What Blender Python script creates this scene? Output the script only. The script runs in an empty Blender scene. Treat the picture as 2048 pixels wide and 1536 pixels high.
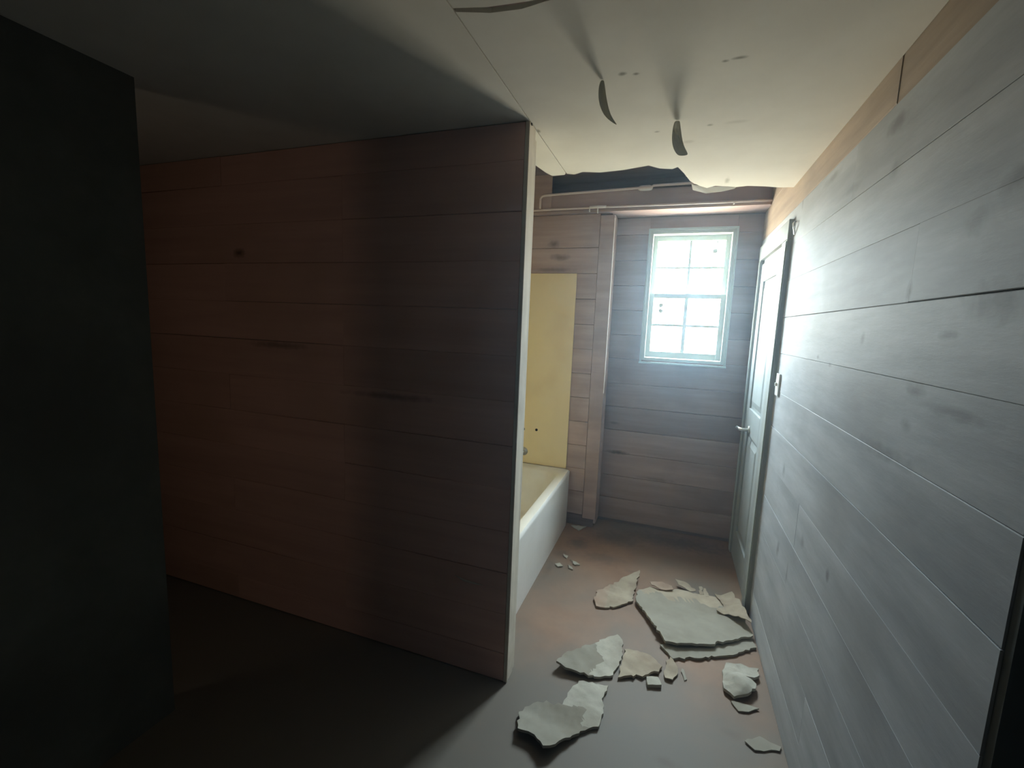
import bpy, bmesh, math, random
from mathutils import Vector, Matrix, noise
random.seed(7)
sc = bpy.context.scene
C = sc.collection

# ------------------------------------------------------------------ camera, sky, exposure
cd = bpy.data.cameras.new('camera')
cam = bpy.data.objects.new('camera', cd)
C.objects.link(cam)
cd.sensor_width = 36.0
cd.lens = 906.8 / 2048 * 36.0
cd.clip_start = 0.02
R_ = Vector((0.94101578, 0.33608987, 0.0391523))
U_ = Vector((-0.08063417, 0.11036686, 0.9906146))
F_ = Vector((-0.32861442, 0.93534098, -0.13095728))
cam.matrix_world = Matrix(((R_.x, U_.x, -F_.x, 0.0), (R_.y, U_.y, -F_.y, 0.0), (R_.z, U_.z, -F_.z, 1.6), (0, 0, 0, 1)))
sc.camera = cam

sc.view_settings.view_transform = 'Standard'
sc.view_settings.look = 'None'
sc.view_settings.gamma = 1.0
sc.view_settings.use_curve_mapping = False
sc.cycles.diffuse_bounces = 8
sc.view_settings.exposure = 2.82

w = bpy.data.worlds.new('sky')
sc.world = w
w.use_nodes = True
nt = w.node_tree
nt.nodes.clear()
out = nt.nodes.new('ShaderNodeOutputWorld')
bg = nt.nodes.new('ShaderNodeBackground')
tc = nt.nodes.new('ShaderNodeTexCoord')
sp = nt.nodes.new('ShaderNodeSeparateXYZ')
ramp = nt.nodes.new('ShaderNodeValToRGB')
mr = nt.nodes.new('ShaderNodeMapRange')
mr.inputs['From Min'].default_value = -0.12
mr.inputs['From Max'].default_value = 0.12
nt.links.new(tc.outputs['Generated'], sp.inputs[0])
nt.links.new(sp.outputs['Z'], mr.inputs['Value'])
nt.links.new(mr.outputs[0], ramp.inputs[0])
ramp.color_ramp.elements[0].color = (0.86, 0.78, 0.62, 1)     # sunlit ground below the horizon
ramp.color_ramp.elements[1].color = (0.76, 0.90, 1.0, 1)      # bright overcast sky
# overcast sky: three times brighter overhead than at the horizon (CIE overcast)
ov = nt.nodes.new('ShaderNodeMath'); ov.operation = 'MULTIPLY_ADD'; ov.use_clamp = False
cl = nt.nodes.new('ShaderNodeMath'); cl.operation = 'MAXIMUM'; cl.inputs[1].default_value = 0.0
nt.links.new(sp.outputs['Z'], cl.inputs[0]); nt.links.new(cl.outputs[0], ov.inputs[0])
ov.inputs[1].default_value = 16.0; ov.inputs[2].default_value = 8.0
nt.links.new(ov.outputs[0], bg.inputs['Strength'])
nt.links.new(ramp.outputs[0], bg.inputs[0])
bg.inputs['Strength'].default_value = 9.0
nt.links.new(bg.outputs[0], out.inputs[0])

# portal: guides sky sampling through the window opening, gives no light of its own
ld = bpy.data.lights.new('window_portal', 'AREA')
ld.shape = 'RECTANGLE'
ld.size, ld.size_y = 0.58, 0.96
ld.cycles.is_portal = True
lo = bpy.data.objects.new('window_portal', ld)
lo.location = (0.063, 3.80, 1.85)
lo.rotation_euler = (math.radians(-90), 0, 0)
C.objects.link(lo)

# dim lamp for light inferred from the side passage; its window is added, out of sight behind the near left wall
pd = bpy.data.lights.new('passage_light', 'AREA')
pd.shape = 'RECTANGLE'; pd.size, pd.size_y = 1.1, .7
pd.energy = 0.42; pd.color = (1.0, .80, .58)
po = bpy.data.objects.new('passage_light', pd)
po.location = (-3.255, -.55, 1.5)
po.rotation_euler = (0, math.radians(-90), 0)
C.objects.link(po)

# ------------------------------------------------------------------ materials
def mat(name, col, rough=0.8, metallic=0.0, spec=0.3):
    m = bpy.data.materials.new(name)
    m.use_nodes = True
    b = m.node_tree.nodes['Principled BSDF']
    b.inputs['Base Color'].default_value = (*col, 1)
    b.inputs['Roughness'].default_value = rough
    b.inputs['Metallic'].default_value = metallic
    b.inputs['Specular IOR Level'].default_value = spec
    return m

def rich(name, ca, cb, scale=(1, 1, 1), nscale=4.0, cc=None, blot=1.2, rough=0.8, bump=0.15, spec=0.3,
         stains=(), stain_col=(0.05, 0.045, 0.04), vary=0.25, blot_lo=0.5, blot_hi=0.75, dust=None):
    """two-tone noise along the grain, a third colour in large blotches, per-piece variation, listed stains"""
    m = bpy.data.materials.new(name)
    m.use_nodes = True
    t = m.node_tree
    N, L = t.nodes, t.links
    b = N['Principled BSDF']
    b.inputs['Roughness'].default_value = rough
    b.inputs['Specular IOR Level'].default_value = spec
    tcn = N.new('ShaderNodeTexCoord')
    oi = N.new('ShaderNodeObjectInfo')
    off = N.new('ShaderNodeVectorMath'); off.operation = 'SCALE'
    off.inputs[0].default_value = (7.3, 5.1, 9.7)
    L.new(oi.outputs['Random'], off.inputs['Scale'])
    ad = N.new('ShaderNodeVectorMath'); ad.operation = 'ADD'
    L.new(tcn.outputs['Object'], ad.inputs[0]); L.new(off.outputs[0], ad.inputs[1])
    mp = N.new('ShaderNodeMapping'); mp.inputs['Scale'].default_value = scale
    L.new(ad.outputs[0], mp.inputs[0])
    n1 = N.new('ShaderNodeTexNoise'); n1.inputs['Scale'].default_value = nscale
    n1.inputs['Detail'].default_value = 8; n1.inputs['Roughness'].default_value = 0.65
    L.new(mp.outputs[0], n1.inputs['Vector'])
    r1 = N.new('ShaderNodeValToRGB')
    r1.color_ramp.elements[0].position = 0.35; r1.color_ramp.elements[1].position = 0.68
    r1.color_ramp.elements[0].color = (*ca, 1); r1.color_ramp.elements[1].color = (*cb, 1)
    L.new(n1.outputs['Fac'], r1.inputs[0])
    col = r1.outputs[0]
    if cc:
        n2 = N.new('ShaderNodeTexNoise'); n2.inputs['Scale'].default_value = blot
        n2.inputs['Detail'].default_value = 5
        L.new(ad.outputs[0] if vary else tcn.outputs['Object'], n2.inputs['Vector'])
        r2 = N.new('ShaderNodeMapRange'); r2.inputs['From Min'].default_value = blot_lo; r2.inputs['From Max'].default_value = blot_hi
        L.new(n2.outputs['Fac'], r2.inputs['Value'])
        mx = N.new('ShaderNodeMix'); mx.data_type = 'RGBA'
        L.new(r2.outputs[0], mx.inputs[0]); L.new(col, mx.inputs[6]); mx.inputs[7].default_value = (*cc, 1)
        col = mx.outputs[2]
    if vary:
        mv = N.new('ShaderNodeMapRange'); mv.inputs['To Min'].default_value = 1 - vary; mv.inputs['To Max'].default_value = 1 + vary * 0.4
        L.new(oi.outputs['Random'], mv.inputs['Value'])
        hs = N.new('ShaderNodeHueSaturation'); L.new(mv.outputs[0], hs.inputs['Value']); L.new(col, hs.inputs['Color'])
        col = hs.outputs[0]
    if dust:
        y0, y1, dc = dust
        so = N.new('ShaderNodeSeparateXYZ'); L.new(tcn.outputs['Object'], so.inputs[0])
        n3 = N.new('ShaderNodeTexNoise'); n3.inputs['Scale'].default_value = 2.6; n3.inputs['Detail'].default_value = 6
        L.new(tcn.outputs['Object'], n3.inputs['Vector'])
        am = N.new('ShaderNodeMath'); am.operation = 'MULTIPLY_ADD'; am.inputs[1].default_value = 1.6
        L.new(n3.outputs['Fac'], am.inputs[0]); L.new(so.outputs['Y'], am.inputs[2])
        rd = N.new('ShaderNodeMapRange'); rd.inputs['From Min'].default_value = y1 + .8; rd.inputs['From Max'].default_value = y0 + .8
        rd.inputs['To Max'].default_value = .9
        L.new(am.outputs[0], rd.inputs['Value'])
        md = N.new('ShaderNodeMix'); md.data_type = 'RGBA'
        L.new(rd.outputs[0], md.inputs[0]); L.new(col, md.inputs[6]); md.inputs[7].default_value = (*dc, 1)
        col = md.outputs[2]
    acc = None
    for (c, r, s) in stains:
        sb = N.new('ShaderNodeVectorMath'); sb.operation = 'SUBTRACT'; sb.inputs[1].default_value = c
        L.new(tcn.outputs['Object'], sb.inputs[0])
        dv = N.new('ShaderNodeVectorMath'); dv.operation = 'DIVIDE'; dv.inputs[1].default_value = r
        L.new(sb.outputs[0], dv.inputs[0])
        # ragged outline
        nn = N.new('ShaderNodeTexNoise'); nn.inputs['Scale'].default_value = 25
        L.new(tcn.outputs['Object'], nn.inputs['Vector'])
        ln = N.new('ShaderNodeVectorMath'); ln.operation = 'LENGTH'; L.new(dv.outputs[0], ln.inputs[0])
        sm = N.new('ShaderNodeMath'); sm.operation = 'ADD'; L.new(ln.outputs['Value'], sm.inputs[0]); L.new(nn.outputs['Fac'], sm.inputs[1])
        rr = N.new('ShaderNodeMapRange'); rr.inputs['From Min'].default_value = 0.7; rr.inputs['From Max'].default_value = 1.5
        rr.inputs['To Min'].default_value = s; rr.inputs['To Max'].default_value = 0
        L.new(sm.outputs[0], rr.inputs['Value'])
        if acc is None:
            acc = rr.outputs[0]
        else:
            mxm = N.new('ShaderNodeMath'); mxm.operation = 'MAXIMUM'
            L.new(acc, mxm.inputs[0]); L.new(rr.outputs[0], mxm.inputs[1]); acc = mxm.outputs[0]
    if acc is not None:
        ms = N.new('ShaderNodeMix'); ms.data_type = 'RGBA'
        L.new(acc, ms.inputs[0]); L.new(col, ms.inputs[6]); ms.inputs[7].default_value = (*stain_col, 1)
        col = ms.outputs[2]
    L.new(col, b.inputs['Base Color'])
    if bump:
        bp = N.new('ShaderNodeBump'); bp.inputs['Strength'].default_value = bump; bp.inputs['Distance'].default_value = 0.006
        L.new(n1.outputs['Fac'], bp.inputs['Height']); L.new(bp.outputs[0], b.inputs['Normal'])
    return m

X0 = 0.529            # right wall face
ZC = 2.372            # ceiling underside
YB = 3.678            # window wall face
YA = 3.49             # tub end wall face

RS = [((X0, 1.05, 1.675), (9, .10, .045), .8), ((X0, 1.18, 1.612), (9, .05, .012), .6), ((X0, 1.38, 1.715), (9, .018, .03), .8),
      ((X0, 1.63, 1.60), (9, .02, .022), .45), ((X0, 1.28, 1.485), (9, .05, .02), .6), ((X0, 1.12, 1.46), (9, .14, .016), .5),
      ((X0, 1.39, 1.31), (9, .20, .022), .45), ((X0, 1.15, 1.83), (9, .05, .03), .55), ((X0, 1.05, 1.88), (9, .06, .03), .6),
      ((X0, 1.57, 2.06), (9, .05, .03), .4), ((X0, 2.29, .62), (9, .03, .05), .5), ((X0, 1.95, .81), (9, .03, .03), .4),
      ((X0, 1.65, .83), (9, .02, .025), .6), ((X0, 2.1, .60), (9, .015, .06), .4), ((X0, 1.30, 1.40), (9, .03, .02), .35),
      ((X0, 2.35, .98), (9, .03, .04), .45), ((X0, 1.9, 2.1), (9, .10, .02), .3), ((X0, 1.6, 2.19), (9, .07, .03), .6), ((X0, 2.15, 2.21), (9, .12, .02), .4),
      ((X0, 2.05, 1.52), (9, .02, .012), .6), ((X0, 1.9, 1.50), (9, .02, .012), .5), ((X0, 2.75, 2.17), (9, .05, .04), .8), ((X0, 2.60, 2.24), (9, .02, .05), .6)]
M = {}
M['white_plank'] = rich('whitewashed_plank', (.30, .315, .335), (.47, .49, .515), (1, .22, 1.3), 5, (.25, .25, .25), 1.7, .66, .45, spec=.32, stains=RS, stain_col=(.10, .095, .09), vary=.08, blot_lo=.5, blot_hi=.85)
M['raw_plank'] = rich('raw_brown_plank', (.29, .22, .16), (.44, .335, .25), (1, .14, 1.8), 7, (.24, .19, .145), 1.6, .8, .35, vary=.12)
M['brown_plank'] = rich('brown_plank', (.28, .19, .16), (.38, .27, .235), (.14, 1, 1.8), 6, (.22, .15, .13), 2.2, .75, .35, vary=.2,
                        stains=[((-.36, YB, .60), (.11, 9, .02), .8), ((-.05, YB, .42), (.2, 9, .02), .4), ((-.40, YB, .84), (.05, 9, .015), .5)], stain_col=(.05, .035, .03))
M['alcove_plank'] = rich('alcove_plank', (.42, .295, .25), (.56, .415, .36), (.14, 1, 1.8), 6, (.34, .24, .20), 2.2, .8, .35, vary=.15,
                         stains=[((-.93, YA, 2.22), (.05, 9, .03), .7), ((-.88, YA, 2.12), (.09, 9, .03), .7), ((-.93, YA, 2.03), (.2, 9, .02), .6)], stain_col=(.12, .09, .085))
M['dark_plank'] = rich('partition_plank', (.56, .33, .27), (.66, .40, .33), (.12, 1, 2.0), 6, (.50, .30, .23), 1.2, .85, .2, vary=.06,
                       stains=[((-2.10, 1.747, 1.9), (.05, 9, .03), .8), ((-1.85, 1.747, 1.45), (.2, 9, .02), .5), ((-1.2, 1.747, 1.25), (.3, 9, .02), .5)], stain_col=(.05, .03, .025))
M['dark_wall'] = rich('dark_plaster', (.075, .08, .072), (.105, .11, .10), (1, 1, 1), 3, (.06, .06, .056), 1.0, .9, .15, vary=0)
M['end_board'] = rich('cut_end_board', (.48, .42, .34), (.66, .60, .50), (1, 1, .15), 9, (.36, .31, .25), 3, .8, .3, vary=.1)
CS = [((-.214, 1.517, ZC), (.016, .012, 9), .8), ((-.175, 1.528, ZC), (.014, .012, 9), .8), ((.073, 1.525, ZC), (.014, .010, 9), .8),
      ((.109, 1.519, ZC), (.026, .011, 9), .85), ((.062, 1.955, ZC), (.014, .012, 9), .6), ((-.01, 2.1, ZC), (.03, .02, 9), .25), ((.15, 1.95, ZC), (.05, .02, 9), .2),
      ((-.13, 1.97, ZC), (.012, .01, 9), .6), ((.19, 2.66, ZC), (.015, .07, 9), .5), ((-.58, 1.85, ZC), (.01, .02, 9), .8)]
M['ceiling'] = rich('ceiling_drywall', (.60, .58, .53), (.68, .66, .61), (1, 1, 1), 2.2, (.56, .53, .47), .9, .92, .12, stains=CS, stain_col=(.16, .15, .12), vary=.04, blot_lo=.5, blot_hi=.9)
M['joist'] = rich('old_joist', (.17, .125, .12), (.26, .20, .19), (.15, 1, 2), 7, None, 1, .85, .3, vary=.1)
M['beam'] = rich('header_wood', (.36, .25, .225), (.46, .335, .31), (.12, 1, 2), 6, (.29, .205, .19), 1.4, .8, .3, vary=0)
FS = [((-.35, 3.05, 0), (.20, .12, 9), .5), ((.15, 3.52, 0), (.5, .14, 9), .8), ((-.3, 3.40, 0), (.25, .16, 9), .6), ((-.55, 3.2, 0), (.10, .12, 9), .7), ((-.15, 2.95, 0), (.05, .03, 9), .3),
      ((.10, 1.62, 0), (.06, .03, 9), .35), ((-.66, 2.75, 0), (.03, .12, 9), .4), ((.35, 1.85, 0), (.05, .03, 9), .3), ((-.62, 3.0, 0), (.08, .08, 9), .5)]
M['floor'] = rich('dusty_vinyl_floor', (.205, .118, .072), (.285, .172, .110), (1, 1, 1), 3.0, (.165, .138, .11), 1.0, .62, .10, spec=.35, stains=FS, stain_col=(.09, .06, .045), vary=0, blot_lo=.42, blot_hi=.62, dust=(1.65, 2.45, (.145, .132, .11)))
M['casing'] = rich('old_casing_paint', (.24, .255, .24), (.31, .325, .31), (1, 1, .2), 6, (.20, .20, .18), 3, .65, .2, vary=.05)
M['door'] = rich('door_paint', (.26, .29, .29), (.33, .36, .36), (1, 1, .2), 5, None, 1, .5, .08, vary=0)
M['frame'] = mat('window_paint', (.40, .44, .40), .5)
M['tub'] = rich('tub_enamel', (.74, .73, .69), (.82, .81, .78), (1, 1, 1), 3, (.60, .52, .38), 1.8, .32, .02, spec=.5, vary=0, blot_lo=.62, blot_hi=.9)
M['cream'] = rich('cream_panel', (.78, .64, .36), (.82, .69, .41), (1, 1, .3), 2, (.70, .54, .29), 2, .45, .03, vary=0)
M['gypsum'] = rich('white_gypsum', (.38, .36, .30), (.50, .475, .41), (1, 1, 1), 9, (.31, .28, .23), 5, .95, .5, vary=.08)
M['paper'] = rich('grey_face_paper', (.27, .25, .205), (.33, .31, .26), (1, 1, 1), 6, (.23, .205, .16), 4, .9, .25, vary=.08)
M['beige'] = rich('beige_torn_paper', (.34, .285, .215), (.43, .37, .285), (1, 1, 1), 9, (.26, .20, .15), 6, .95, .5, vary=.08)
M['pinkpaper'] = rich('tan_torn_paper', (.33, .235, .18), (.40, .33, .25), (1, 1, 1), 5, (.42, .38, .29), 5, .95, .5, vary=.05)
M['copper'] = mat('painted_pipe', (.74, .62, .56), .4, 0.0, .5)
M['solder'] = mat('pale_coupling', (.82, .78, .74), .35, 0.0, .5)
M['metal'] = mat('dull_metal', (.55, .55, .52), .35, 1.0)
M['black'] = mat('dark_hole', (.02, .018, .015), .9)
M['switch'] = mat('switch_plate', (.74, .75, .72), .45)
M['tape'] = rich('ceiling_tape', (.34, .33, .27), (.42, .41, .34), (1, 1, 1), 12, None, 1, .9, .2, vary=0)
M['decal'] = mat('faded_decal', (.30, .32, .28), .8)

def glass():
    m = bpy.data.materials.new('window_glass')
    m.use_nodes = True
    t = m.node_tree; t.nodes.clear()
    o = t.nodes.new('ShaderNodeOutputMaterial'); mx = t.nodes.new('ShaderNodeMixShader')
    tr = t.nodes.new('ShaderNodeBsdfTransparent'); gl = t.nodes.new('ShaderNodeBsdfGlossy')
    tr.inputs[0].default_value = (.95, .97, .96, 1); gl.inputs['Roughness'].default_value = .03
    fr = t.nodes.new('ShaderNodeFresnel'); fr.inputs[0].default_value = 1.45
    ge = t.nodes.new('ShaderNodeNewGeometry'); sb = t.nodes.new('ShaderNodeMath'); sb.operation = 'SUBTRACT'; sb.use_clamp = True
    t.links.new(fr.outputs[0], sb.inputs[0]); t.links.new(ge.outputs['Backfacing'], sb.inputs[1])   # reflect at the outer faces only
    t.links.new(sb.outputs[0], mx.inputs[0]); t.links.new(tr.outputs[0], mx.inputs[1]); t.links.new(gl.outputs[0], mx.inputs[2])
    t.links.new(mx.outputs[0], o.inputs[0])
    return m
M['glass'] = glass()

# ------------------------------------------------------------------ helpers
def bx(bm, x0, x1, y0, y1, z0, z1, bev=0.0):
    vs = [bm.verts.new(p) for p in ((x0, y0, z0), (x1, y0, z0), (x1, y1, z0), (x0, y1, z0), (x0, y0, z1), (x1, y0, z1), (x1, y1, z1), (x0, y1, z1))]
    fs = [bm.faces.new([vs[i] for i in f]) for f in ((3, 2, 1, 0), (4, 5, 6, 7), (0, 1, 5, 4), (1, 2, 6, 5), (2, 3, 7, 6), (3, 0, 4, 7))]
    if bev:
        es = list({e for f in fs for e in f.edges})
        bmesh.ops.bevel(bm, geom=es, offset=bev, segments=2, affect='EDGES', profile=.6)
    return vs

def obj(name, bm, m, parent=None, smooth=False):
    me = bpy.data.meshes.new(name)
    bmesh.ops.recalc_face_normals(bm, faces=bm.faces)
    bm.to_mesh(me); bm.free()
    if m: me.materials.append(m)
    if smooth:
        for p in me.polygons: p.use_smooth = True
    o = bpy.data.objects.new(name, me)
    C.objects.link(o)
    if parent: o.parent = parent
    return o

def box(name, m, parent, *a, bev=0.0):
    bm = bmesh.new(); bx(bm, *a, bev=bev)
    return obj(name, bm, m, parent)

def boxes(name, m, parent, lst, bev=0.0):
    bm = bmesh.new()
    for a in lst: bx(bm, *a, bev=bev)
    return obj(name, bm, m, parent)

def struct(o, label=None):
    o['kind'] = 'structure'
    if label: o['label'] = label
    return o

def tag(o, label, cat, group=None):
    o['label'] = label; o['category'] = cat
    if group: o['group'] = group
    return o

def empty(name, loc=(0, 0, 0)):
    o = bpy.data.objects.new(name, None); o.location = loc; o.empty_display_size = .05
    C.objects.link(o)
    return o

def plank(parent, m, face, u0, u1, z0, z1, th=.02, ch=.0022, name='plank', jit=.0012):
    """one board: face = ('x', pos, sign) or ('y', pos, sign); the visible side lies at pos, its body goes along sign"""
    ax, pos, sg = face
    j = random.uniform(-jit, jit)
    prof = [(th, z0), (ch, z0), (0, z0 + ch), (0, z1 - ch), (ch, z1), (th, z1)]
    bm = bmesh.new(); rings = []
    n = max(1, int((u1 - u0) / .6))
    for i in range(n + 1):
        u = u0 + (u1 - u0) * i / n
        wob = random.uniform(-.0015, .0015)
        r = []
        for d, z in prof:
            p = pos + sg * (d + j) if d < th else pos + sg * th
            zz = z + wob
            r.append(bm.verts.new((p, u, zz) if ax == 'x' else (u, p, zz)))
        rings.append(r)
    for a, b in zip(rings, rings[1:]):
        for k in range(6):
            bm.faces.new((a[k], a[(k + 1) % 6], b[(k + 1) % 6], b[k]))
    bm.faces.new(rings[0]); bm.faces.new(list(reversed(rings[-1])))
    return obj(name, bm, m, parent)

def tube(bm, pts, r, seg=10, radii=None):
    pts = [Vector(p) for p in pts]
    rings = []
    for i, p in enumerate(pts):
        d = (pts[min(i + 1, len(pts) - 1)] - pts[max(i - 1, 0)]).normalized()
        a = d.orthogonal().normalized() if i == 0 else (rings[-1][1] - d * rings[-1][1].dot(d)).normalized()
        b = d.cross(a)
        rr = radii[i] if radii else r
        rings.append(([bm.verts.new(p + (a * math.cos(t) + b * math.sin(t)) * rr) for t in (2 * math.pi * k / seg for k in range(seg))], a))
    for (A, _), (B, _) in zip(rings, rings[1:]):
        for k in range(seg):
            bm.faces.new((A[k], A[(k + 1) % seg], B[(k + 1) % seg], B[k]))
    bm.faces.new(rings[0][0]); bm.faces.new(list(reversed(rings[-1][0])))

def disc(bm, c, r, normal, depth, seg=14, scale=(1, 1)):
    nrm = Vector(normal).normalized()
    a = nrm.orthogonal().normalized(); b = nrm.cross(a)
    f = [bm.verts.new(Vector(c) + (a * math.cos(t) * scale[0] + b * math.sin(t) * scale[1]) * r + nrm * depth) for t in (2 * math.pi * k / seg for k in range(seg))]
    g = [bm.verts.new(v.co - nrm * depth) for v in f]
    bm.faces.new(f); bm.faces.new(list(reversed(g)))
    for k in range(seg): bm.faces.new((f[k], g[k], g[(k + 1) % seg], f[(k + 1) % seg]))

# ------------------------------------------------------------------ room shell
ZT = 2.72
struct(box('floor', M['floor'], None, -3.4, 1.8, -1.7, 3.9, -.12, 0.0), 'dusty brown and grey vinyl floor strewn with drywall')

# window wall
WX0, WX1, WZ0, WZ1 = -.235, .362, 1.362, 2.337
wall_back = struct(boxes('wall_back', M['joist'], None, [(-3.4, WX0, 3.70, 3.86, 0, ZT), (WX1, 1.8, 3.70, 3.86, 0, ZT), (WX0, WX1, 3.70, 3.86, 0, WZ0), (WX0, WX1, 3.70, 3.86, WZ1, ZT)]), 'brown plank wall with the window')
zs = [.03, .215, .405, .595, .785, .975, 1.165, WZ0]
for a, b in zip(zs, zs[1:]):
    plank(wall_back, M['brown_plank'], ('y', YB, 1), -.52, X0, a + .0015, b - .0015)
zs = [WZ0, 1.55, 1.74, 1.93, 2.12, 2.31, 2.435]
for a, b in zip(zs, zs[1:]):
    plank(wall_back, M['brown_plank'], ('y', YB, 1), -.52, WX0 - .002, a + .0015, b - .0015)
    plank(wall_back, M['brown_plank'], ('y', YB, 1), WX1 + .002, X0, a + .0015, b - .0015)
plank(wall_back, M['brown_plank'], ('y', YB, 1), WX0, WX1, WZ1 + .001, 2.435)

# right wall of whitewashed boards with a raw brown board at the top
wall_right = struct(box('wall_right', M['joist'], None, X0 + .02, X0 + .12, .89, 3.70, 0, ZT), 'whitewashed plank wall on the right')
DY0, DY1, DZ = 2.745, 3.60, 2.19
zs = [.004, .165, .355, .545, .735, .925, 1.116, 1.306, 1.504, 1.69, 1.877, 2.06, 2.245]
for i, (a, b) in enumerate(zip(zs, zs[1:])):
    end = DY0 + .01
    cuts = [.89, end]
    if i == 9: cuts = [.89, 1.378, end]
    if i == 4: cuts = [.89, 2.05, end]
    if i == 1: cuts = [.89, 1.7, end]
    if i == 11: cuts = [.89, 1.9, 3.678]
    for u, v in zip(cuts, cuts[1:]):
        plank(wall_right, M['white_plank'], ('x', X0, 1), u + .0005, v - .0005, a + .0002, b - .0002, ch=.0018 if 6 <= i <= 9 else .0007, jit=.0008 if 6 <= i <= 9 else .0003)
    if i < 11 and i >= 0:
        plank(wall_right, M['white_plank'], ('x', X0, 1), DY1 - .01, 3.677, a + .0015, b - .0015)
plank(wall_right, M['raw_plank'], ('x', X0, 1), .89, 1.62, 2.232, 2.45)
plank(wall_right, M['raw_plank'], ('x', X0, 1), 1.623, 3.677, 2.248, 2.45)
plank(wall_right, M['raw_plank'], ('x', X0, 1), 2.5, 3.677, 2.453, 2.63)
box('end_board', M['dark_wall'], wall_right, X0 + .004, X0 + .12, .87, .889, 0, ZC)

# near dark room and the passage on the left
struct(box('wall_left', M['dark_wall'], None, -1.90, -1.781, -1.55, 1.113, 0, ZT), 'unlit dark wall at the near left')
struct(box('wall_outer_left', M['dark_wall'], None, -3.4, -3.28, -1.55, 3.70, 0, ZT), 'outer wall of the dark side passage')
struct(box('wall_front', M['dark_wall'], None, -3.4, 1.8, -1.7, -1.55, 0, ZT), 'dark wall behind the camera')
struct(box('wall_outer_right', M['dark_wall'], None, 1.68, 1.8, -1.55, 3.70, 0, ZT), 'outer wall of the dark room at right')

w2 = struct(boxes('added_window', M['casing'], None, [(-3.28, -3.24, -.98, -.91, .88, 2.12), (-3.28, -3.24, -.19, -.12, .88, 2.12), (-3.28, -3.24, -.91, -.19, 2.05, 2.12), (-3.28, -3.24, -.91, -.19, .88, .95)], bev=.003), 'unseen shaded window added to carry the side passage light')  # unseen window, added as a source for the passage lamp
box('added_window_shade', M['tape'], w2, -3.28, -3.27, -.91, -.19, .95, 2.05)

# partition between the passage and the tub
PX = -.583
wall_part = struct(box('wall_partition', M['ceiling'], None, -3.28, PX - .025, 1.768, 1.858, 0, ZC), 'dark brown plank partition in front of the tub')
zs = [.005, .14, .33, .52, .71, .90, 1.09, 1.28, 1.47, 1.66, 1.85, 2.04, 2.23, ZC - .002]
for i, (a, b) in enumerate(zip(zs, zs[1:])):
    jx = -1.46 if i % 3 else -2.2
    plank(wall_part, M['dark_plank'], ('y', 1.747, 1), -3.28, jx - .0004, a + .0004, b - .0004)
    plank(wall_part, M['dark_plank'], ('y', 1.747, 1), jx + .0004, PX - .019, a + .0004, b - .0004)
box('end_board', M['end_board'], wall_part, PX - .018, PX, 1.747, 1.824, .003, ZC - .002, bev=.003)
box('end_board', M['end_board'], wall_part, PX - .024, PX - .004, 1.828, 1.858, .003, 2.335, bev=.004)
box('nail_head', M['black'], wall_part, PX - .004, PX + .004, 1.760, 1.772, ZC - .012, ZC - .004, bev=.002)
bm = bmesh.new(); tube(bm, [(-.852, 1.744, .459), (-.80, 1.735, .452), (-.75, 1.738, .447), (-.716, 1.745, .444)], .004, 6, [.001, .005, .004, .001])
o = obj('splinter', bm, M['end_board'], wall_part); o['label'] = 'pale splinter of torn wood'

# tub end wall, furred out in front of the window wall
AX = -.48
wall_alc = struct(box('wall_alcove', M['joist'], None, -1.62, AX - .02, YA + .022, YA + .06, .0, 2.435), 'brown plank wall at the tub end')
zs = [.10, .29, .48, .67, .86, 1.05, 1.24, 1.43, 1.62, 1.81, 2.0, 2.19, 2.435]
for a, b in zip(zs, zs[1:]):
    plank(wall_alc, M['alcove_plank'], ('y', YA, 1), -1.52, AX - .105, a + .0015, b - .0015)
box('corner_board', M['alcove_plank'], wall_alc, AX - .102, AX, YA - .0012, YA + .03, .075, 2.42, bev=.002)
box('side_board', M['alcove_plank'], wall_alc, AX - .019, AX - .001, YA + .031, 3.677, .03, 2.43, bev=.001)
bm = bmesh.new(); tube(bm, [(AX + .001, YA + .002, 2.40), (AX + .002, YA + .001, 1.9), (AX + .001, YA + .002, 1.4), (AX + .002, YA + .001, 1.1)], .003, 6)
o = obj('caulk_bead', bm, M['solder'], wall_alc); o['label'] = 'pale line of old caulk'
struct(box('wall_tub', M['ceiling'], None, -1.62, -1.52, 1.86, YA + .02, 0, ZC), 'long wall behind the tub')

# ceiling: deck, joists, torn drywall
ceil = struct(box('ceiling', M['joist'], None, -3.4, 1.8, -1.7, 3.86, ZT, ZT + .08), 'torn drywall ceiling with exposed joist cavity')
def poly_slab(name, pts, z0, z1, m, parent):
    bm = bmesh.new()
    a = [bm.verts.new((x, y, z0)) for x, y in pts]
    f = bm.faces.new(a)
    r = bmesh.ops.extrude_face_region(bm, geom=[f])
    for v in r['geom']:
        if isinstance(v, bmesh.types.BMVert): v.co.z = z1
    return obj(name, bm, m, parent)
poly_slab('drywall_panel', [(-.588, -1.55), (-.588, 2.37), (-.60, 2.395), (-.665, 2.399), (-.685, 2.34), (-.706, 2.222), (-.80, 2.20), (-1.1, 2.23), (-1.52, 2.25), (-1.52, 1.87), (-3.28, 1.745), (-3.28, -1.55)], ZC, ZC + .012, M['ceiling'], ceil)
poly_slab('drywall_panel', [(-.584, -1.55), (1.68, -1.55), (1.68, .85), (.60, 1.10), (-.20, 1.139), (-.36, 1.140), (-.50, 1.128), (-.584, 1.108)], ZC, ZC + .012, M['ceiling'], ceil)
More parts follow.
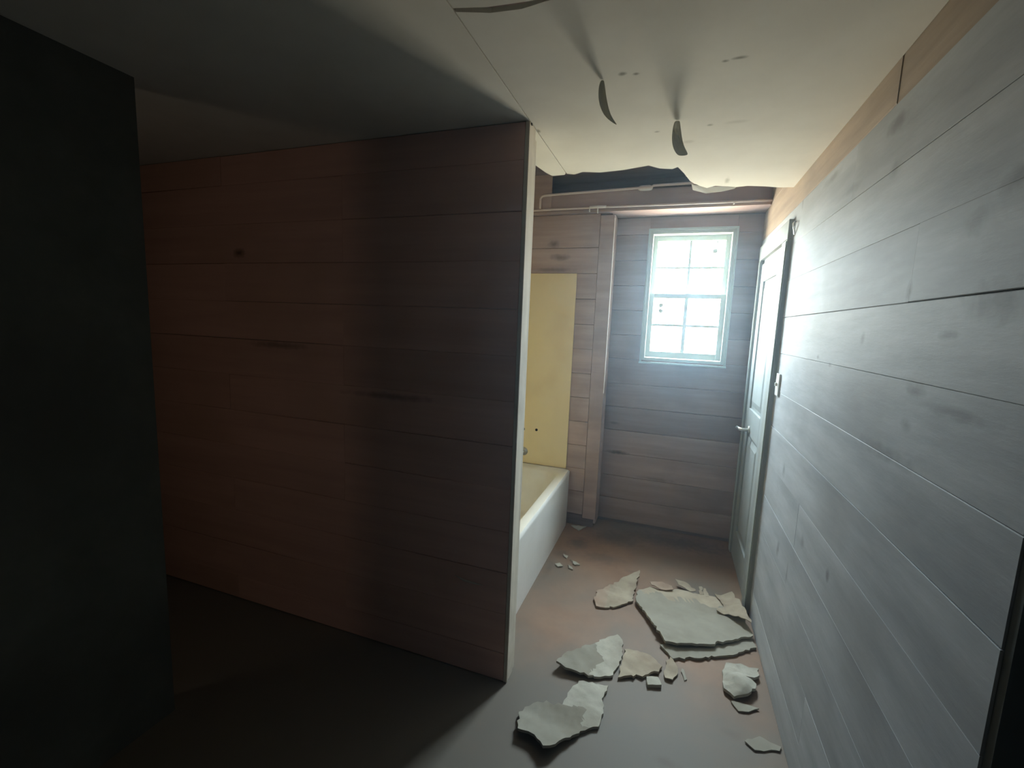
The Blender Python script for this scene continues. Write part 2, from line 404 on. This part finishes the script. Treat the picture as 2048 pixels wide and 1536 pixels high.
tear = [(.529, 2.845), (.462, 2.837), (.38, 2.80), (.30, 2.775), (.25, 2.785), (.20, 2.76), (.14, 2.74), (.10, 2.77), (.06, 2.72), (.035, 2.68), (.011, 2.629), (-.02, 2.50), (-.05, 2.40), (-.074, 2.423),
        (-.131, 2.403), (-.181, 2.348), (-.221, 2.361), (-.30, 2.385), (-.418, 2.398), (-.50, 2.37), (-.55, 2.40), (-.584, 2.38)]
poly_slab('drywall_panel', [(-.584, 1.122), (-.50, 1.150), (-.42, 1.158), (-.36, 1.149), (-.20, 1.1415), (.60, 1.1025), (.529, 1.11)] + tear, ZC, ZC + .012, M['ceiling'], ceil)
poly_slab('drywall_panel', [(X0 + .12, .87), (1.68, .852), (1.68, 3.7), (X0 + .12, 3.7)], ZC, ZC + .012, M['ceiling'], ceil)
for x in (-1.48,):
    box('joist', M['joist'], ceil, x - .02, x + .02, -1.5, 3.44, ZC + .013, ZT)
box('blocking_board', M['alcove_plank'], ceil, -1.50, -.955, 3.450, 3.4615, 2.456, ZT)
# loose paper flap at the torn edge
bm = bmesh.new()
fl = [[(.02, 2.70, ZC + .004), (.10, 2.76, ZC + .002), (.19, 2.76, ZC + .002), (.25, 2.78, ZC + .002)], [(.03, 2.78, ZC - .004), (.10, 2.83, ZC - .012), (.18, 2.82, ZC - .010), (.24, 2.80, ZC - .004)]]
g = [[bm.verts.new(p) for p in r] for r in fl]
for i in range(3): bm.faces.new((g[0][i], g[0][i + 1], g[1][i + 1], g[1][i]))
r = bmesh.ops.solidify(bm, geom=list(bm.faces), thickness=.003)
obj('paper_flap', bm, M['ceiling'], ceil)

# header above the window
hd = struct(box('trim_1', M['beam'], None, -1.52, X0, 3.462, 3.676, 2.437, 2.582, bev=.004), 'rough header beam under the torn ceiling')
boxes('ledger_strip', M['alcove_plank'], hd, [(-1.3, X0 - .01, 3.452, 3.462, 2.437, 2.455)], bev=.002)

# ------------------------------------------------------------------ window
win = struct(boxes('window_1', M['frame'], None, [(WX0, WX0 + .028, 3.665, 3.80, WZ0, WZ1), (WX1 - .028, WX1, 3.665, 3.80, WZ0, WZ1),
            (WX0 + .028, WX1 - .028, 3.665, 3.80, WZ1 - .028, WZ1), (WX0 + .028, WX1 - .028, 3.665, 3.80, WZ0, WZ0 + .022)], bev=.003), 'small double hung window with eight panes, blown out by daylight')
boxes('window_stop', M['frame'], win, [(WX0 - .008, WX0 + .006, 3.655, 3.677, WZ0 - .01, WZ1 + .012), (WX1 - .006, WX1 + .008, 3.655, 3.677, WZ0 - .01, WZ1 + .012),
            (WX0 + .006, WX1 - .006, 3.655, 3.677, WZ1 - .004, WZ1 + .012), (WX0 - .012, WX1 + .012, 3.648, 3.677, WZ0 - .024, WZ0 - .010)], bev=.002)
def sash(name, y, z0, z1, rb, rt, st=.022, mw=.016, mh=.013):
    xa, xb = WX0 + .029, WX1 - .029
    s = boxes(name, M['frame'], win, [(xa, xa + st, y, y + .03, z0, z1), (xb - st, xb, y, y + .03, z0, z1), (xa + st, xb - st, y, y + .03, z0, z0 + rb), (xa + st, xb - st, y, y + .03, z1 - rt, z1)], bev=.002)
    gx0, gx1, gz0, gz1 = xa + st, xb - st, z0 + rb, z1 - rt
    xm, zm = (gx0 + gx1) / 2, (gz0 + gz1) / 2
    box('muntin', M['frame'], s, xm - mw / 2, xm + mw / 2, y + .008, y + .022, gz0, gz1)
    box('muntin', M['frame'], s, gx0, xm - mw / 2, y + .008, y + .022, zm - mh / 2, zm + mh / 2)
    box('muntin', M['frame'], s, xm + mw / 2, gx1, y + .008, y + .022, zm - mh / 2, zm + mh / 2)
    for a, b in ((gx0, xm), (xm, gx1)):
        for c, d in ((gz0, zm), (zm, gz1)):
            box('pane', M['glass'], s, a + .001, b - .001, y + .014, y + .017, c + .001, d - .001)
    return s
zmid = 1.862
up = sash('upper_sash', 3.745, zmid - .012, WZ1 - .029, .026, .036, .032, .018, .015)
lw = sash('lower_sash', 3.705, WZ0 + .024, zmid + .014, .048, .034, .034, .026, .018)
def blob(name, parent, cx, cz, y, rx, rz, n=14, seed=1):
    rnd = random.Random(seed); bm = bmesh.new()
    a = [bm.verts.new((cx + rx * math.cos(t) * rnd.uniform(.6, 1.1), y, cz + rz * math.sin(t) * rnd.uniform(.6, 1.1))) for t in (2 * math.pi * k / n for k in range(n))]
    f = bm.faces.new(a)
    r = bmesh.ops.extrude_face_region(bm, geom=[f])
    for v in r['geom']:
        if isinstance(v, bmesh.types.BMVert): v.co.y -= .001
    return obj(name, bm, M['decal'], parent)
o = blob('label_remnant', up, .236, 2.195, 3.758, .021, .021, seed=3); o['label'] = 'round label remnant on the upper right pane'
o = blob('label_remnant', lw, -.118, 1.785, 3.718, .019, .022, seed=5); o['label'] = 'torn label remnant on a lower left pane'
blob('label_remnant', lw, -.116, 1.745, 3.718, .024, .020, seed=8)
blob('grime_spot', lw, .098, 1.775, 3.718, .005, .009, seed=9)
for k, (px, pl) in enumerate(((.205, .020), (.225, .012), (.245, .028), (.268, .016))):
    blob('cobweb_wisp', up, px, 2.277 - pl / 2, 3.758, .006, pl / 2, 8, seed=20 + k)
boxes('sash_lock', M['metal'], lw, [(.045, .095, 3.712, 3.735, zmid + .014, zmid + .022)], bev=.003)

# ------------------------------------------------------------------ door in the right wall
door = struct(boxes('door_1', M['door'], None, [(X0 - .012, X0 + .018, 2.88, 2.985, .012, 2.06), (X0 - .012, X0 + .018, 3.40, 3.505, .012, 2.06), (X0 - .012, X0 + .018, 2.985, 3.40, 1.94, 2.06),
             (X0 - .012, X0 + .018, 2.985, 3.40, .93, 1.10), (X0 - .012, X0 + .018, 2.985, 3.40, .012, .22)], bev=.003), 'pale painted two panel door in the right wall')
for a, b in ((.22, .93), (1.10, 1.94)):
    bm = bmesh.new()
    bx(bm, X0, X0 + .014, 2.986, 3.399, a + .001, b - .001)
    vs = bx(bm, X0 - .010, X0, 3.04, 3.345, a + .06, b - .06)
    for v in vs:
        if v.co.x > X0 - .005:
            v.co.y += -.035 if v.co.y < 3.2 else .035
            v.co.z += -.04 if v.co.z < (a + b) / 2 else .04
    obj('door_panel', bm, M['door'], door)
def casing(name, y0, y1, z0, z1, head=False):
    bm = bmesh.new()
    bx(bm, X0 - .022, X0 + .018, y0, y1, z0, z1, bev=.004)
    return obj(name, bm, M['casing'], door)
casing('casing', DY0, DY0 + .125, .004, 2.09)
casing('casing', 3.51, 3.60, .004, 2.09)
casing('casing', DY0, 3.60, 2.092, DZ)
box('edge_highlight', M['frame'], door, X0 - .027, X0 - .0225, DY0 + .004, DY0 + .016, .02, 2.08, bev=.001)['label'] = 'pale strip for light caught on the casing edge'  # pale colour stands in for light caught along the casing edges
box('edge_highlight', M['frame'], door, X0 - .027, X0 - .0225, 3.515, 3.53, .02, 2.08, bev=.001)
box('threshold', M['casing'], door, X0 - .01, X0 + .018, DY0 + .126, 3.509, .0, .011)
hn = empty('lever_handle'); hn.parent = door
bm = bmesh.new(); disc(bm, (X0 - .0125, 3.30, .965), .028, (-1, 0, 0), .008)
obj('rose', bm, M['metal'], hn, True)
bm = bmesh.new(); tube(bm, [(X0 - .018, 3.30, .965), (X0 - .055, 3.30, .965), (X0 - .068, 3.306, .966), (X0 - .073, 3.33, .968), (X0 - .075, 3.39, .962), (X0 - .075, 3.42, .955)], .010, 10, [.012, .011, .011, .010, .009, .007])
obj('lever', bm, M['metal'], hn, True)

# ------------------------------------------------------------------ bathtub
def rrect(cx, cy, hx, hy, r, z, n=6):
    pts = []
    for (sx, sy, a0) in ((1, 1, 0), (-1, 1, 90), (-1, -1, 180), (1, -1, 270)):
        for k in range(n + 1):
            a = math.radians(a0 + 90 * k / n)
            pts.append((cx + sx * (hx - r) + r * math.cos(a), cy + sy * (hy - r) + r * math.sin(a), z))
    return pts
tub = empty('bathtub', (-1.08, 2.715, 0))
cx, cy = -1.087, 2.70
rings = [rrect(cx, cy, .382, .775, .02, .0), rrect(cx, cy, .384, .775, .02, .06), rrect(cx, cy, .386, .776, .02, .40), rrect(cx, cy, .388, .777, .022, .435), rrect(cx, cy, .388, .777, .022, .455), rrect(cx, cy, .380, .770, .03, .466),
         rrect(cx, cy, .325, .700, .10, .462), rrect(cx, cy, .310, .685, .12, .445), rrect(cx, cy, .285, .655, .13, .28), rrect(cx, cy, .265, .625, .14, .14), rrect(cx, cy, .21, .56, .14, .09)]
bm = bmesh.new()
R = [[bm.verts.new((x + 1.08, y - 2.715, z)) for x, y, z in r] for r in rings]
n = len(R[0])
for a, b in zip(R, R[1:]):
    for k in range(n): bm.faces.new((a[k], a[(k + 1) % n], b[(k + 1) % n], b[k]))
bm.faces.new(R[-1])
shell = obj('tub_shell', bm, M['tub'], tub, True)
shell.modifiers.new('b', 'EDGE_SPLIT').split_angle = math.radians(50)
tag(tub, 'white alcove bathtub with plain apron, partly hidden behind the partition', 'bathtub')
bm = bmesh.new(); disc(bm, (-1.10 + 1.08, 3.372 - 2.715, .30), .036, (0, -1, .12), .008)
disc(bm, (-1.10 + 1.08, 3.362 - 2.715, .302), .012, (0, -1, .12), .012)
obj('overflow_plate', bm, M['metal'], tub, True)
bm = bmesh.new(); disc(bm, (-1.10 + 1.08, 3.10 - 2.715, .090), .03, (0, 0, 1), .004)
obj('drain', bm, M['metal'], tub, True)

# cream tub surround
sp_ = tag(empty('tub_surround', (0, 0, 0)), 'cream tub surround with faucet holes in its end panel, plus an unseen added bounce panel', 'wall panel')
box('end_panel', M['cream'], sp_, -1.505, -.735, YA - .013, YA - .0025, .468, 2.0, bev=.002)
box('back_panel', M['cream'], sp_, -1.518, -1.507, 1.876, YA - .014, .468, 2.0, bev=.002)
box('bounce_panel', M['cream'], sp_, -1.505, -.64, 1.861, 1.872, .468, 2.0, bev=.002)  # unseen panel, added to bounce window light onto the end panel
for x, z, r in ((-1.107, .75, .013), (-.995, .755, .011)):
    bm = bmesh.new(); disc(bm, (x, YA - .013, z), r, (0, -1, 0), .0012); obj('faucet_hole', bm, M['black'], sp_)
bm = bmesh.new(); disc(bm, (-1.095, YA - .012, .565), .034, (0, -1, 0), .006); tube(bm, [(-1.095, YA - .018, .565), (-1.095, YA - .05, .563)], .014)
obj('spout_stub', bm, M['metal'], sp_, True)

# ------------------------------------------------------------------ pipes under the torn ceiling
p1 = empty('water_pipe', (0, 3.44, 2.59))
bm = bmesh.new()
tube(bm, [(x, y - 3.44, z - 2.59) for x, y, z in ((-1.035, 3.430, 2.475), (-1.035, 3.430, 2.545), (-1.025, 3.430, 2.562), (-1.005, 3.430, 2.568), (-.60, 3.430, 2.576), (-.31, 3.430, 2.582), (-.24, 3.430, 2.580), (-.22, 3.430, 2.592), (.10, 3.430, 2.594), (.30, 3.430, 2.596), (.527, 3.430, 2.60))], .0085, 8)
obj('pipe', bm, M['copper'], p1, True)
bm = bmesh.new(); tube(bm, [(-.325, .004, -.008), (-.315, .004, -.008), (-.30, .004, -.008), (-.25, .003, -.008), (-.235, .003, -.009), (-.225, .003, -.007)], .014, 10, [.010, .016, .019, .019, .016, .010])
obj('coupling', bm, M['solder'], p1, True)
tag(p1, 'upper thin pipe with elbow and coupling along the header beam', 'pipe')
p2 = empty('water_pipe', (0, 3.44, 2.465))
bm = bmesh.new()
tube(bm, [(x, y - 3.44, z - 2.465) for x, y, z in ((-1.40, 3.44, 2.462), (-.9, 3.44, 2.466), (-.6, 3.441, 2.466), (-.2, 3.44, 2.464), (.2, 3.44, 2.462), (.527, 3.44, 2.46))], .0075, 8)
obj('pipe', bm, M['copper'], p2, True)
for x, z in ((-.66, 2.437), (-.60, 2.425), (.30, 2.45)):
    bm = bmesh.new(); tube(bm, [(x, .002, .002), (x, .0, -.02), (x + .002, -.001, z - 2.465)], .005, 6); obj('pipe_strap', bm, M['solder'], p2)
bm = bmesh.new(); tube(bm, [(-.66, -.001, .004), (-.60, -.003, .006), (-.54, -.001, .004)], .0095, 8); obj('coupling', bm, M['solder'], p2, True)
tag(p2, 'lower thin pipe running straight along the foot of the beam', 'pipe')

# light switch and wire by the casing
sw = tag(box('light_switch', M['switch'], None, X0 - .008, X0, 2.63, 2.70, 1.285, 1.40, bev=.003), 'white light switch plate on the plank wall beside the door casing', 'switch')
box('toggle', M['switch'], sw, X0 - .018, X0 - .008, 2.66, 2.67, 1.335, 1.352, bev=.001)
bm = bmesh.new(); tube(bm, [(X0 - .001, 2.70, 2.165), (X0 - .012, 2.69, 2.160), (X0 - .016, 2.68, 2.15), (X0 - .010, 2.675, 2.125), (X0 - .003, 2.69, 2.105), (X0 - .001, 2.70, 2.10)], .004, 8)
tag(obj('wire_hook', bm, mat('shiny_wire', (.9, .92, .95), .15, 1.0), None, True), 'small shiny bent wire hook at the top of the door casing', 'hook')

# ------------------------------------------------------------------ hanging tape strips
def ribbon(name, cl, m, label, group):
    bm = bmesh.new(); rows = []
    for (x, y, z, wd, tw) in cl:
        d = Vector((math.cos(tw), math.sin(tw), 0)) * wd / 2
        c = Vector((x, y, z))
        rows.append([bm.verts.new(c - d), bm.verts.new(c + Vector((0, .004 if wd > .01 else 0, 0))), bm.verts.new(c + d)])
    for a, b in zip(rows, rows[1:]):
        for k in range(2): bm.faces.new((a[k], a[k + 1], b[k + 1], b[k]))
    bmesh.ops.solidify(bm, geom=list(bm.faces), thickness=.0012)
    o = obj(name, bm, m, None, True)
    s = o.modifiers.new('s', 'SUBSURF'); s.levels = 1; s.render_levels = 2
    return tag(o, label, 'tape strip', group)
ribbon('tape_strip', [(-.278, 1.535, ZC - .0005, .010, .2), (-.279, 1.535, 2.358, .018, .2), (-.277, 1.533, 2.335, .024, .2), (-.272, 1.530, 2.305, .027, .15), (-.260, 1.528, 2.272, .024, .1), (-.245, 1.528, 2.25, .017, .1), (-.224, 1.530, 2.232, .004, .1)],
       M['tape'], 'long tapering strip of loose tape hanging from the ceiling, left of the two', 'tape strips hanging from the ceiling')
ribbon('tape_strip', [(-.054, 1.885, ZC - .0005, .018, .1), (-.055, 1.885, 2.355, .026, .1), (-.053, 1.882, 2.325, .034, .1), (-.048, 1.880, 2.29, .040, .05), (-.036, 1.878, 2.262, .042, 0), (-.022, 1.878, 2.243, .040, 0)],
       M['tape'], 'short blunt strip of loose tape hanging from the ceiling near the torn edge', 'tape strips hanging from the ceiling')

# ------------------------------------------------------------------ debris on the floor
def slab(name, pts, th, m, label=None, tilt=None, crump=0.004, sub=3, base=0.0, parent=None, cat='drywall scrap', group='broken drywall on the floor', seed=0, m2=None, patch=None):
    """a broken sheet: outline on the floor, bottom resting on it, top = bottom + thickness; tilt(x, y) lifts it"""
    rnd = random.Random(seed)
    bm = bmesh.new()
    out = []
    for i, (x, y) in enumerate(pts):
        nx, ny = pts[(i + 1) % len(pts)]
        out.append((x, y))
        d = math.hypot(nx - x, ny - y)
        if d > .03:
            k = max(2, int(d / .018))
            for q in range(1, k):
                t = q / k; j = min(.008, d * .09)
                out.append((x + (nx - x) * t + rnd.uniform(-j, j), y + (ny - y) * t + rnd.uniform(-j, j)))
    vs = [bm.verts.new((x, y, 0)) for x, y in out]
    bm.faces.new(vs)
    bmesh.ops.triangulate(bm, faces=bm.faces)
    inner = [e for e in bm.edges if not e.is_boundary]
    for _ in range(sub):
        big = [e for e in bm.edges if e.calc_length() > .022 and not e.is_boundary]
        if big: bmesh.ops.subdivide_edges(bm, edges=big, cuts=1)
        bmesh.ops.triangulate(bm, faces=bm.faces)
    hs = {}
    for v in bm.verts:
        h = (tilt(v.co.x, v.co.y) if tilt else 0) + crump * (noise.noise(Vector((v.co.x * 16, v.co.y * 16, seed))) + .35 * noise.noise(Vector((v.co.x * 40, v.co.y * 40, seed + 3))))
        hs[v] = h
    lo_ = min(hs.values())
    top = list(bm.faces)
    r = bmesh.ops.extrude_face_region(bm, geom=top)
    newv = [g for g in r['geom'] if isinstance(g, bmesh.types.BMVert)]
    pos = {(round(v.co.x, 6), round(v.co.y, 6)): h for v, h in hs.items()}
    ns = set(newv)
    for v in bm.verts:
        h = pos[(round(v.co.x, 6), round(v.co.y, 6))] - lo_ + base + .0008
        v.co.z = h + (th if v in ns else 0)
    cxm = sum(p[0] for p in pts) / len(pts); cym = sum(p[1] for p in pts) / len(pts)
    if not parent:
        for v in bm.verts: v.co.x -= cxm; v.co.y -= cym
    bmesh.ops.recalc_face_normals(bm, faces=bm.faces)
    o = obj(name, bm, m, parent, True)
    o.modifiers.new('e', 'EDGE_SPLIT').split_angle = math.radians(38)
    if m2:
        o.data.materials.append(m2)
        for p in o.data.polygons:
            c = p.center
            if patch(c.x + (0 if parent else cxm), c.y + (0 if parent else cym)): p.material_index = 1
    if not parent:
        o.location = (cxm, cym, 0)
        tag(o, label, cat, group)
    return o

A = [(-.32, 2.515), (-.314, 2.627), (-.265, 2.689), (-.198, 2.765), (-.136, 2.835), (-.088, 2.880), (-.1, 2.766), (-.109, 2.659), (-.102, 2.60), (-.17, 2.516), (-.249, 2.468), (-.299, 2.461)]
slab('drywall_scrap', A, .010, M['pinkpaper'], 'tan torn drywall piece with a raised pointed corner, left of the big grey sheet', lambda x, y: max(0, (y - 2.70)) * .25 + .012, .006, seed=1,
     m2=M['beige'], patch=lambda x, y: x > -.25)
B2 = [(.058, 2.264), (.14, 2.32), (.30, 2.40), (.503, 2.51), (.522, 2.433), (.364, 2.307), (.12, 2.185), (.097, 2.219)]
slab('drywall_scrap', B2, .012, M['paper'], 'lower grey drywall layer showing under the front edge of the big sheet', None, .002, seed=2)
B = [(-.088, 2.590), (-.080, 2.70), (-.017, 2.76), (.043, 2.747), (.13, 2.795), (.244, 2.799), (.356, 2.803), (.404, 2.792), (.468, 2.722), (.505, 2.569), (.515, 2.505), (.422, 2.432), (.372, 2.395), (.297, 2.332), (.153, 2.277), (.082, 2.262), (.001, 2.43)]
big = slab('drywall_sheet', B, .013, M['paper'], 'big grey drywall sheet lying against the right wall with torn paper edges', lambda x, y: max(0, 2.50 - y) * .05, .003, base=.0155, seed=3,
           m2=M['beige'], patch=lambda x, y: y > 2.70 + .05 * noise.noise(Vector((x * 14, 0, 0))), cat='drywall sheet')
def loc(pts): return [(x - big.location.x, y - big.location.y) for x, y in pts]
Bf = [(.352, 2.823), (.447, 2.842), (.479, 2.702), (.509, 2.545), (.463, 2.575), (.409, 2.625), (.349, 2.642), (.392, 2.725)]
o = slab('paper_flap', loc(Bf), .004, M['beige'], tilt=lambda x, y: .022 + .02 * math.sin(x * 30), crump=.010, base=.03, parent=big, seed=4); o['label'] = 'torn beige paper flap curling up'
S1 = [(.13, 2.905), (.166, 2.90), (.218, 2.87), (.248, 2.815), (.216, 2.80), (.165, 2.84)]
slab('paper_flap', loc(S1), .003, M['beige'], tilt=lambda x, y: .02, crump=.006, base=.028, parent=big, seed=5)
for k, S in enumerate(([(.266, 2.880), (.284, 2.890), (.291, 2.80), (.27, 2.79)], [(.292, 2.87), (.307, 2.87), (.323, 2.79), (.303, 2.78)])):
    slab('paper_sliver', loc(S), .003, M['beige'], tilt=lambda x, y: .02, crump=.004, base=.028, parent=big, seed=6 + k)
S4 = [(-.02, 2.80), (.05, 2.83), (.11, 2.80), (.12, 2.76), (.05, 2.745), (-.01, 2.76)]
slab('paper_flap', loc(S4), .004, M['pinkpaper'], tilt=lambda x, y: .01, crump=.012, base=.028, parent=big, seed=9)

Cc = [(.362, 2.250), (.443, 2.262), (.505, 2.262), (.489, 2.200), (.434, 2.165), (.478, 2.151), (.467, 2.107), (.431, 2.063), (.374, 2.034), (.335, 2.068), (.339, 2.165)]
slab('drywall_scrap', Cc, .014, M['gypsum'], 'crumpled white gypsum chunk by the right wall in front of the big sheet', lambda x, y: .030 * math.exp(-((x - .40) ** 2 + (y - 2.12) ** 2) / .004), .016, 3, seed=10)
C2 = [(.360, 2.020), (.418, 2.026), (.470, 2.020), (.425, 1.985), (.385, 1.975)]
slab('drywall_scrap', C2, .006, M['paper'], 'small grey flake just in front of the crumpled white chunk', None, .003, seed=11)
E_ = [(-.108, 2.163), (-.047, 2.175), (.014, 2.163), (.072, 2.110), (.058, 2.065), (-.001, 2.022), (-.118, 1.960), (-.110, 2.044)]
slab('drywall_scrap', E_, .012, M['beige'], 'beige drywall piece with a ragged edge beside the white capped sheet', lambda x, y: .008, .006, seed=12)
D = [(-.399, 1.918), (-.364, 2.006), (-.252, 2.136), (-.2, 2.217), (-.154, 2.257), (-.121, 2.21), (-.112, 2.119), (-.121, 2.044), (-.140, 1.964), (-.195, 1.93), (-.282, 1.903), (-.351, 1.902)]
slab('drywall_scrap', D, .011, M['paper'], 'fan shaped drywall sheet with a white right half, in the middle of the floor', lambda x, y: max(0, -.20 - x) * .14, .005, seed=13,
     m2=M['gypsum'], patch=lambda x, y: x > -.235 + .05 * noise.noise(Vector((y * 12, x * 6, 2))) + (2.1 - y) * .12)
F = [(.005, 2.012), (.055, 2.030), (.072, 1.986), (.013, 1.964)]
slab('drywall_chip', F, .016, M['gypsum'], 'small squarish chip at the tip of the beige piece', None, .003, 1, seed=14, cat='drywall chip', group='drywall chips on the floor')
G = [(.088, 2.163), (.111, 2.203), (.13, 2.164), (.143, 2.101), (.119, 2.042), (.086, 2.043), (.080, 2.083)]
slab('drywall_chip', G, .006, M['beige'], 'rounded beige chip to the right of the beige drywall piece', lambda x, y: .004, .008, seed=15, cat='drywall chip', group='drywall chips on the floor')
H = [(.161, 2.145), (.170, 2.142), (.182, 2.081), (.171, 2.07)]
slab('drywall_chip', H, .004, M['paper'], 'thin grey sliver alone right of the rounded chip', None, .002, 1, seed=16, cat='drywall chip', group='drywall chips on the floor')
I = [(-.281, 1.872), (-.153, 1.895), (-.163, 1.822), (-.156, 1.703), (-.16, 1.664), (-.208, 1.628), (-.254, 1.563), (-.298, 1.5), (-.339, 1.473), (-.383, 1.511), (-.453, 1.517), (-.479, 1.611), (-.422, 1.688), (-.32, 1.716), (-.313, 1.781)]
slab('drywall_scrap', I, .012, M['paper'], 'nearest drywall sheet, grey with a bare white patch at its far end', lambda x, y: max(0, 1.62 - y) * .22, .005, seed=17,
     m2=M['gypsum'], patch=lambda x, y: (y > 1.735 + .05 * noise.noise(Vector((x * 15, y * 9, 5)))) or (x > -.225 and y > 1.64 + .04 * noise.noise(Vector((x * 20, y * 20, 1)))))
J = [(.39, 1.825), (.45, 1.873), (.522, 1.852), (.512, 1.829), (.421, 1.797)]
slab('drywall_scrap', J, .005, M['paper'], 'flat grey scrap against the right wall nearest the camera', None, .002, seed=18)
slab('drywall_chip', [(-.663, 3.462), (-.546, 3.500), (-.585, 3.395)], .006, M['gypsum'], 'pale triangular chip in the corner at the far end of the tub', lambda x, y: .01, .003, 1, seed=19, cat='drywall chip', group='drywall chips on the floor')
for k, (pp, lab) in enumerate((([(-.636, 2.83), (-.608, 2.856), (-.578, 2.82), (-.608, 2.8)], 'pale chip nearest the tub apron on the brown floor'),
                               ([(-.614, 2.985), (-.575, 2.965), (-.579, 2.935), (-.60, 2.95)], 'farthest of the four small pale chips beside the tub'),
                               ([(-.552, 2.925), (-.508, 2.912), (-.476, 2.886), (-.508, 2.868)], 'pale elongated chip, rightmost of the four small ones beside the tub'),
                               ([(-.551, 2.853), (-.52, 2.832), (-.508, 2.805), (-.537, 2.815)], 'dull narrow chip, nearest the camera of the four beside the tub'))):
    slab('drywall_chip', pp, .007, M['gypsum'], lab, lambda x, y: .004, .004, 1, seed=30 + k, cat='drywall chip', group='drywall chips on the floor')

# ------------------------------------------------------------------ added scatter volume that imitates lens glare around the window
def glare_volume(density, g):
    m = bpy.data.materials.new('glare_scatter'); m.use_nodes = True
    t = m.node_tree; t.nodes.clear()
    o = t.nodes.new('ShaderNodeOutputMaterial'); v = t.nodes.new('ShaderNodeVolumeScatter')
    v.inputs['Density'].default_value = density; v.inputs['Anisotropy'].default_value = g
    v.inputs['Color'].default_value = (.58, .80, 1.0, 1)
    t.links.new(v.outputs[0], o.inputs['Volume'])
    h = box('glare_volume', m, None, -.57, X0 - .04, .3, 3.44, .12, ZC - .15)
    h['kind'] = 'stuff'; h['label'] = 'added faint scatter volume imitating blue lens glare, brightest around the window'; h['category'] = 'glare_volume'
glare_volume(.024, .74)
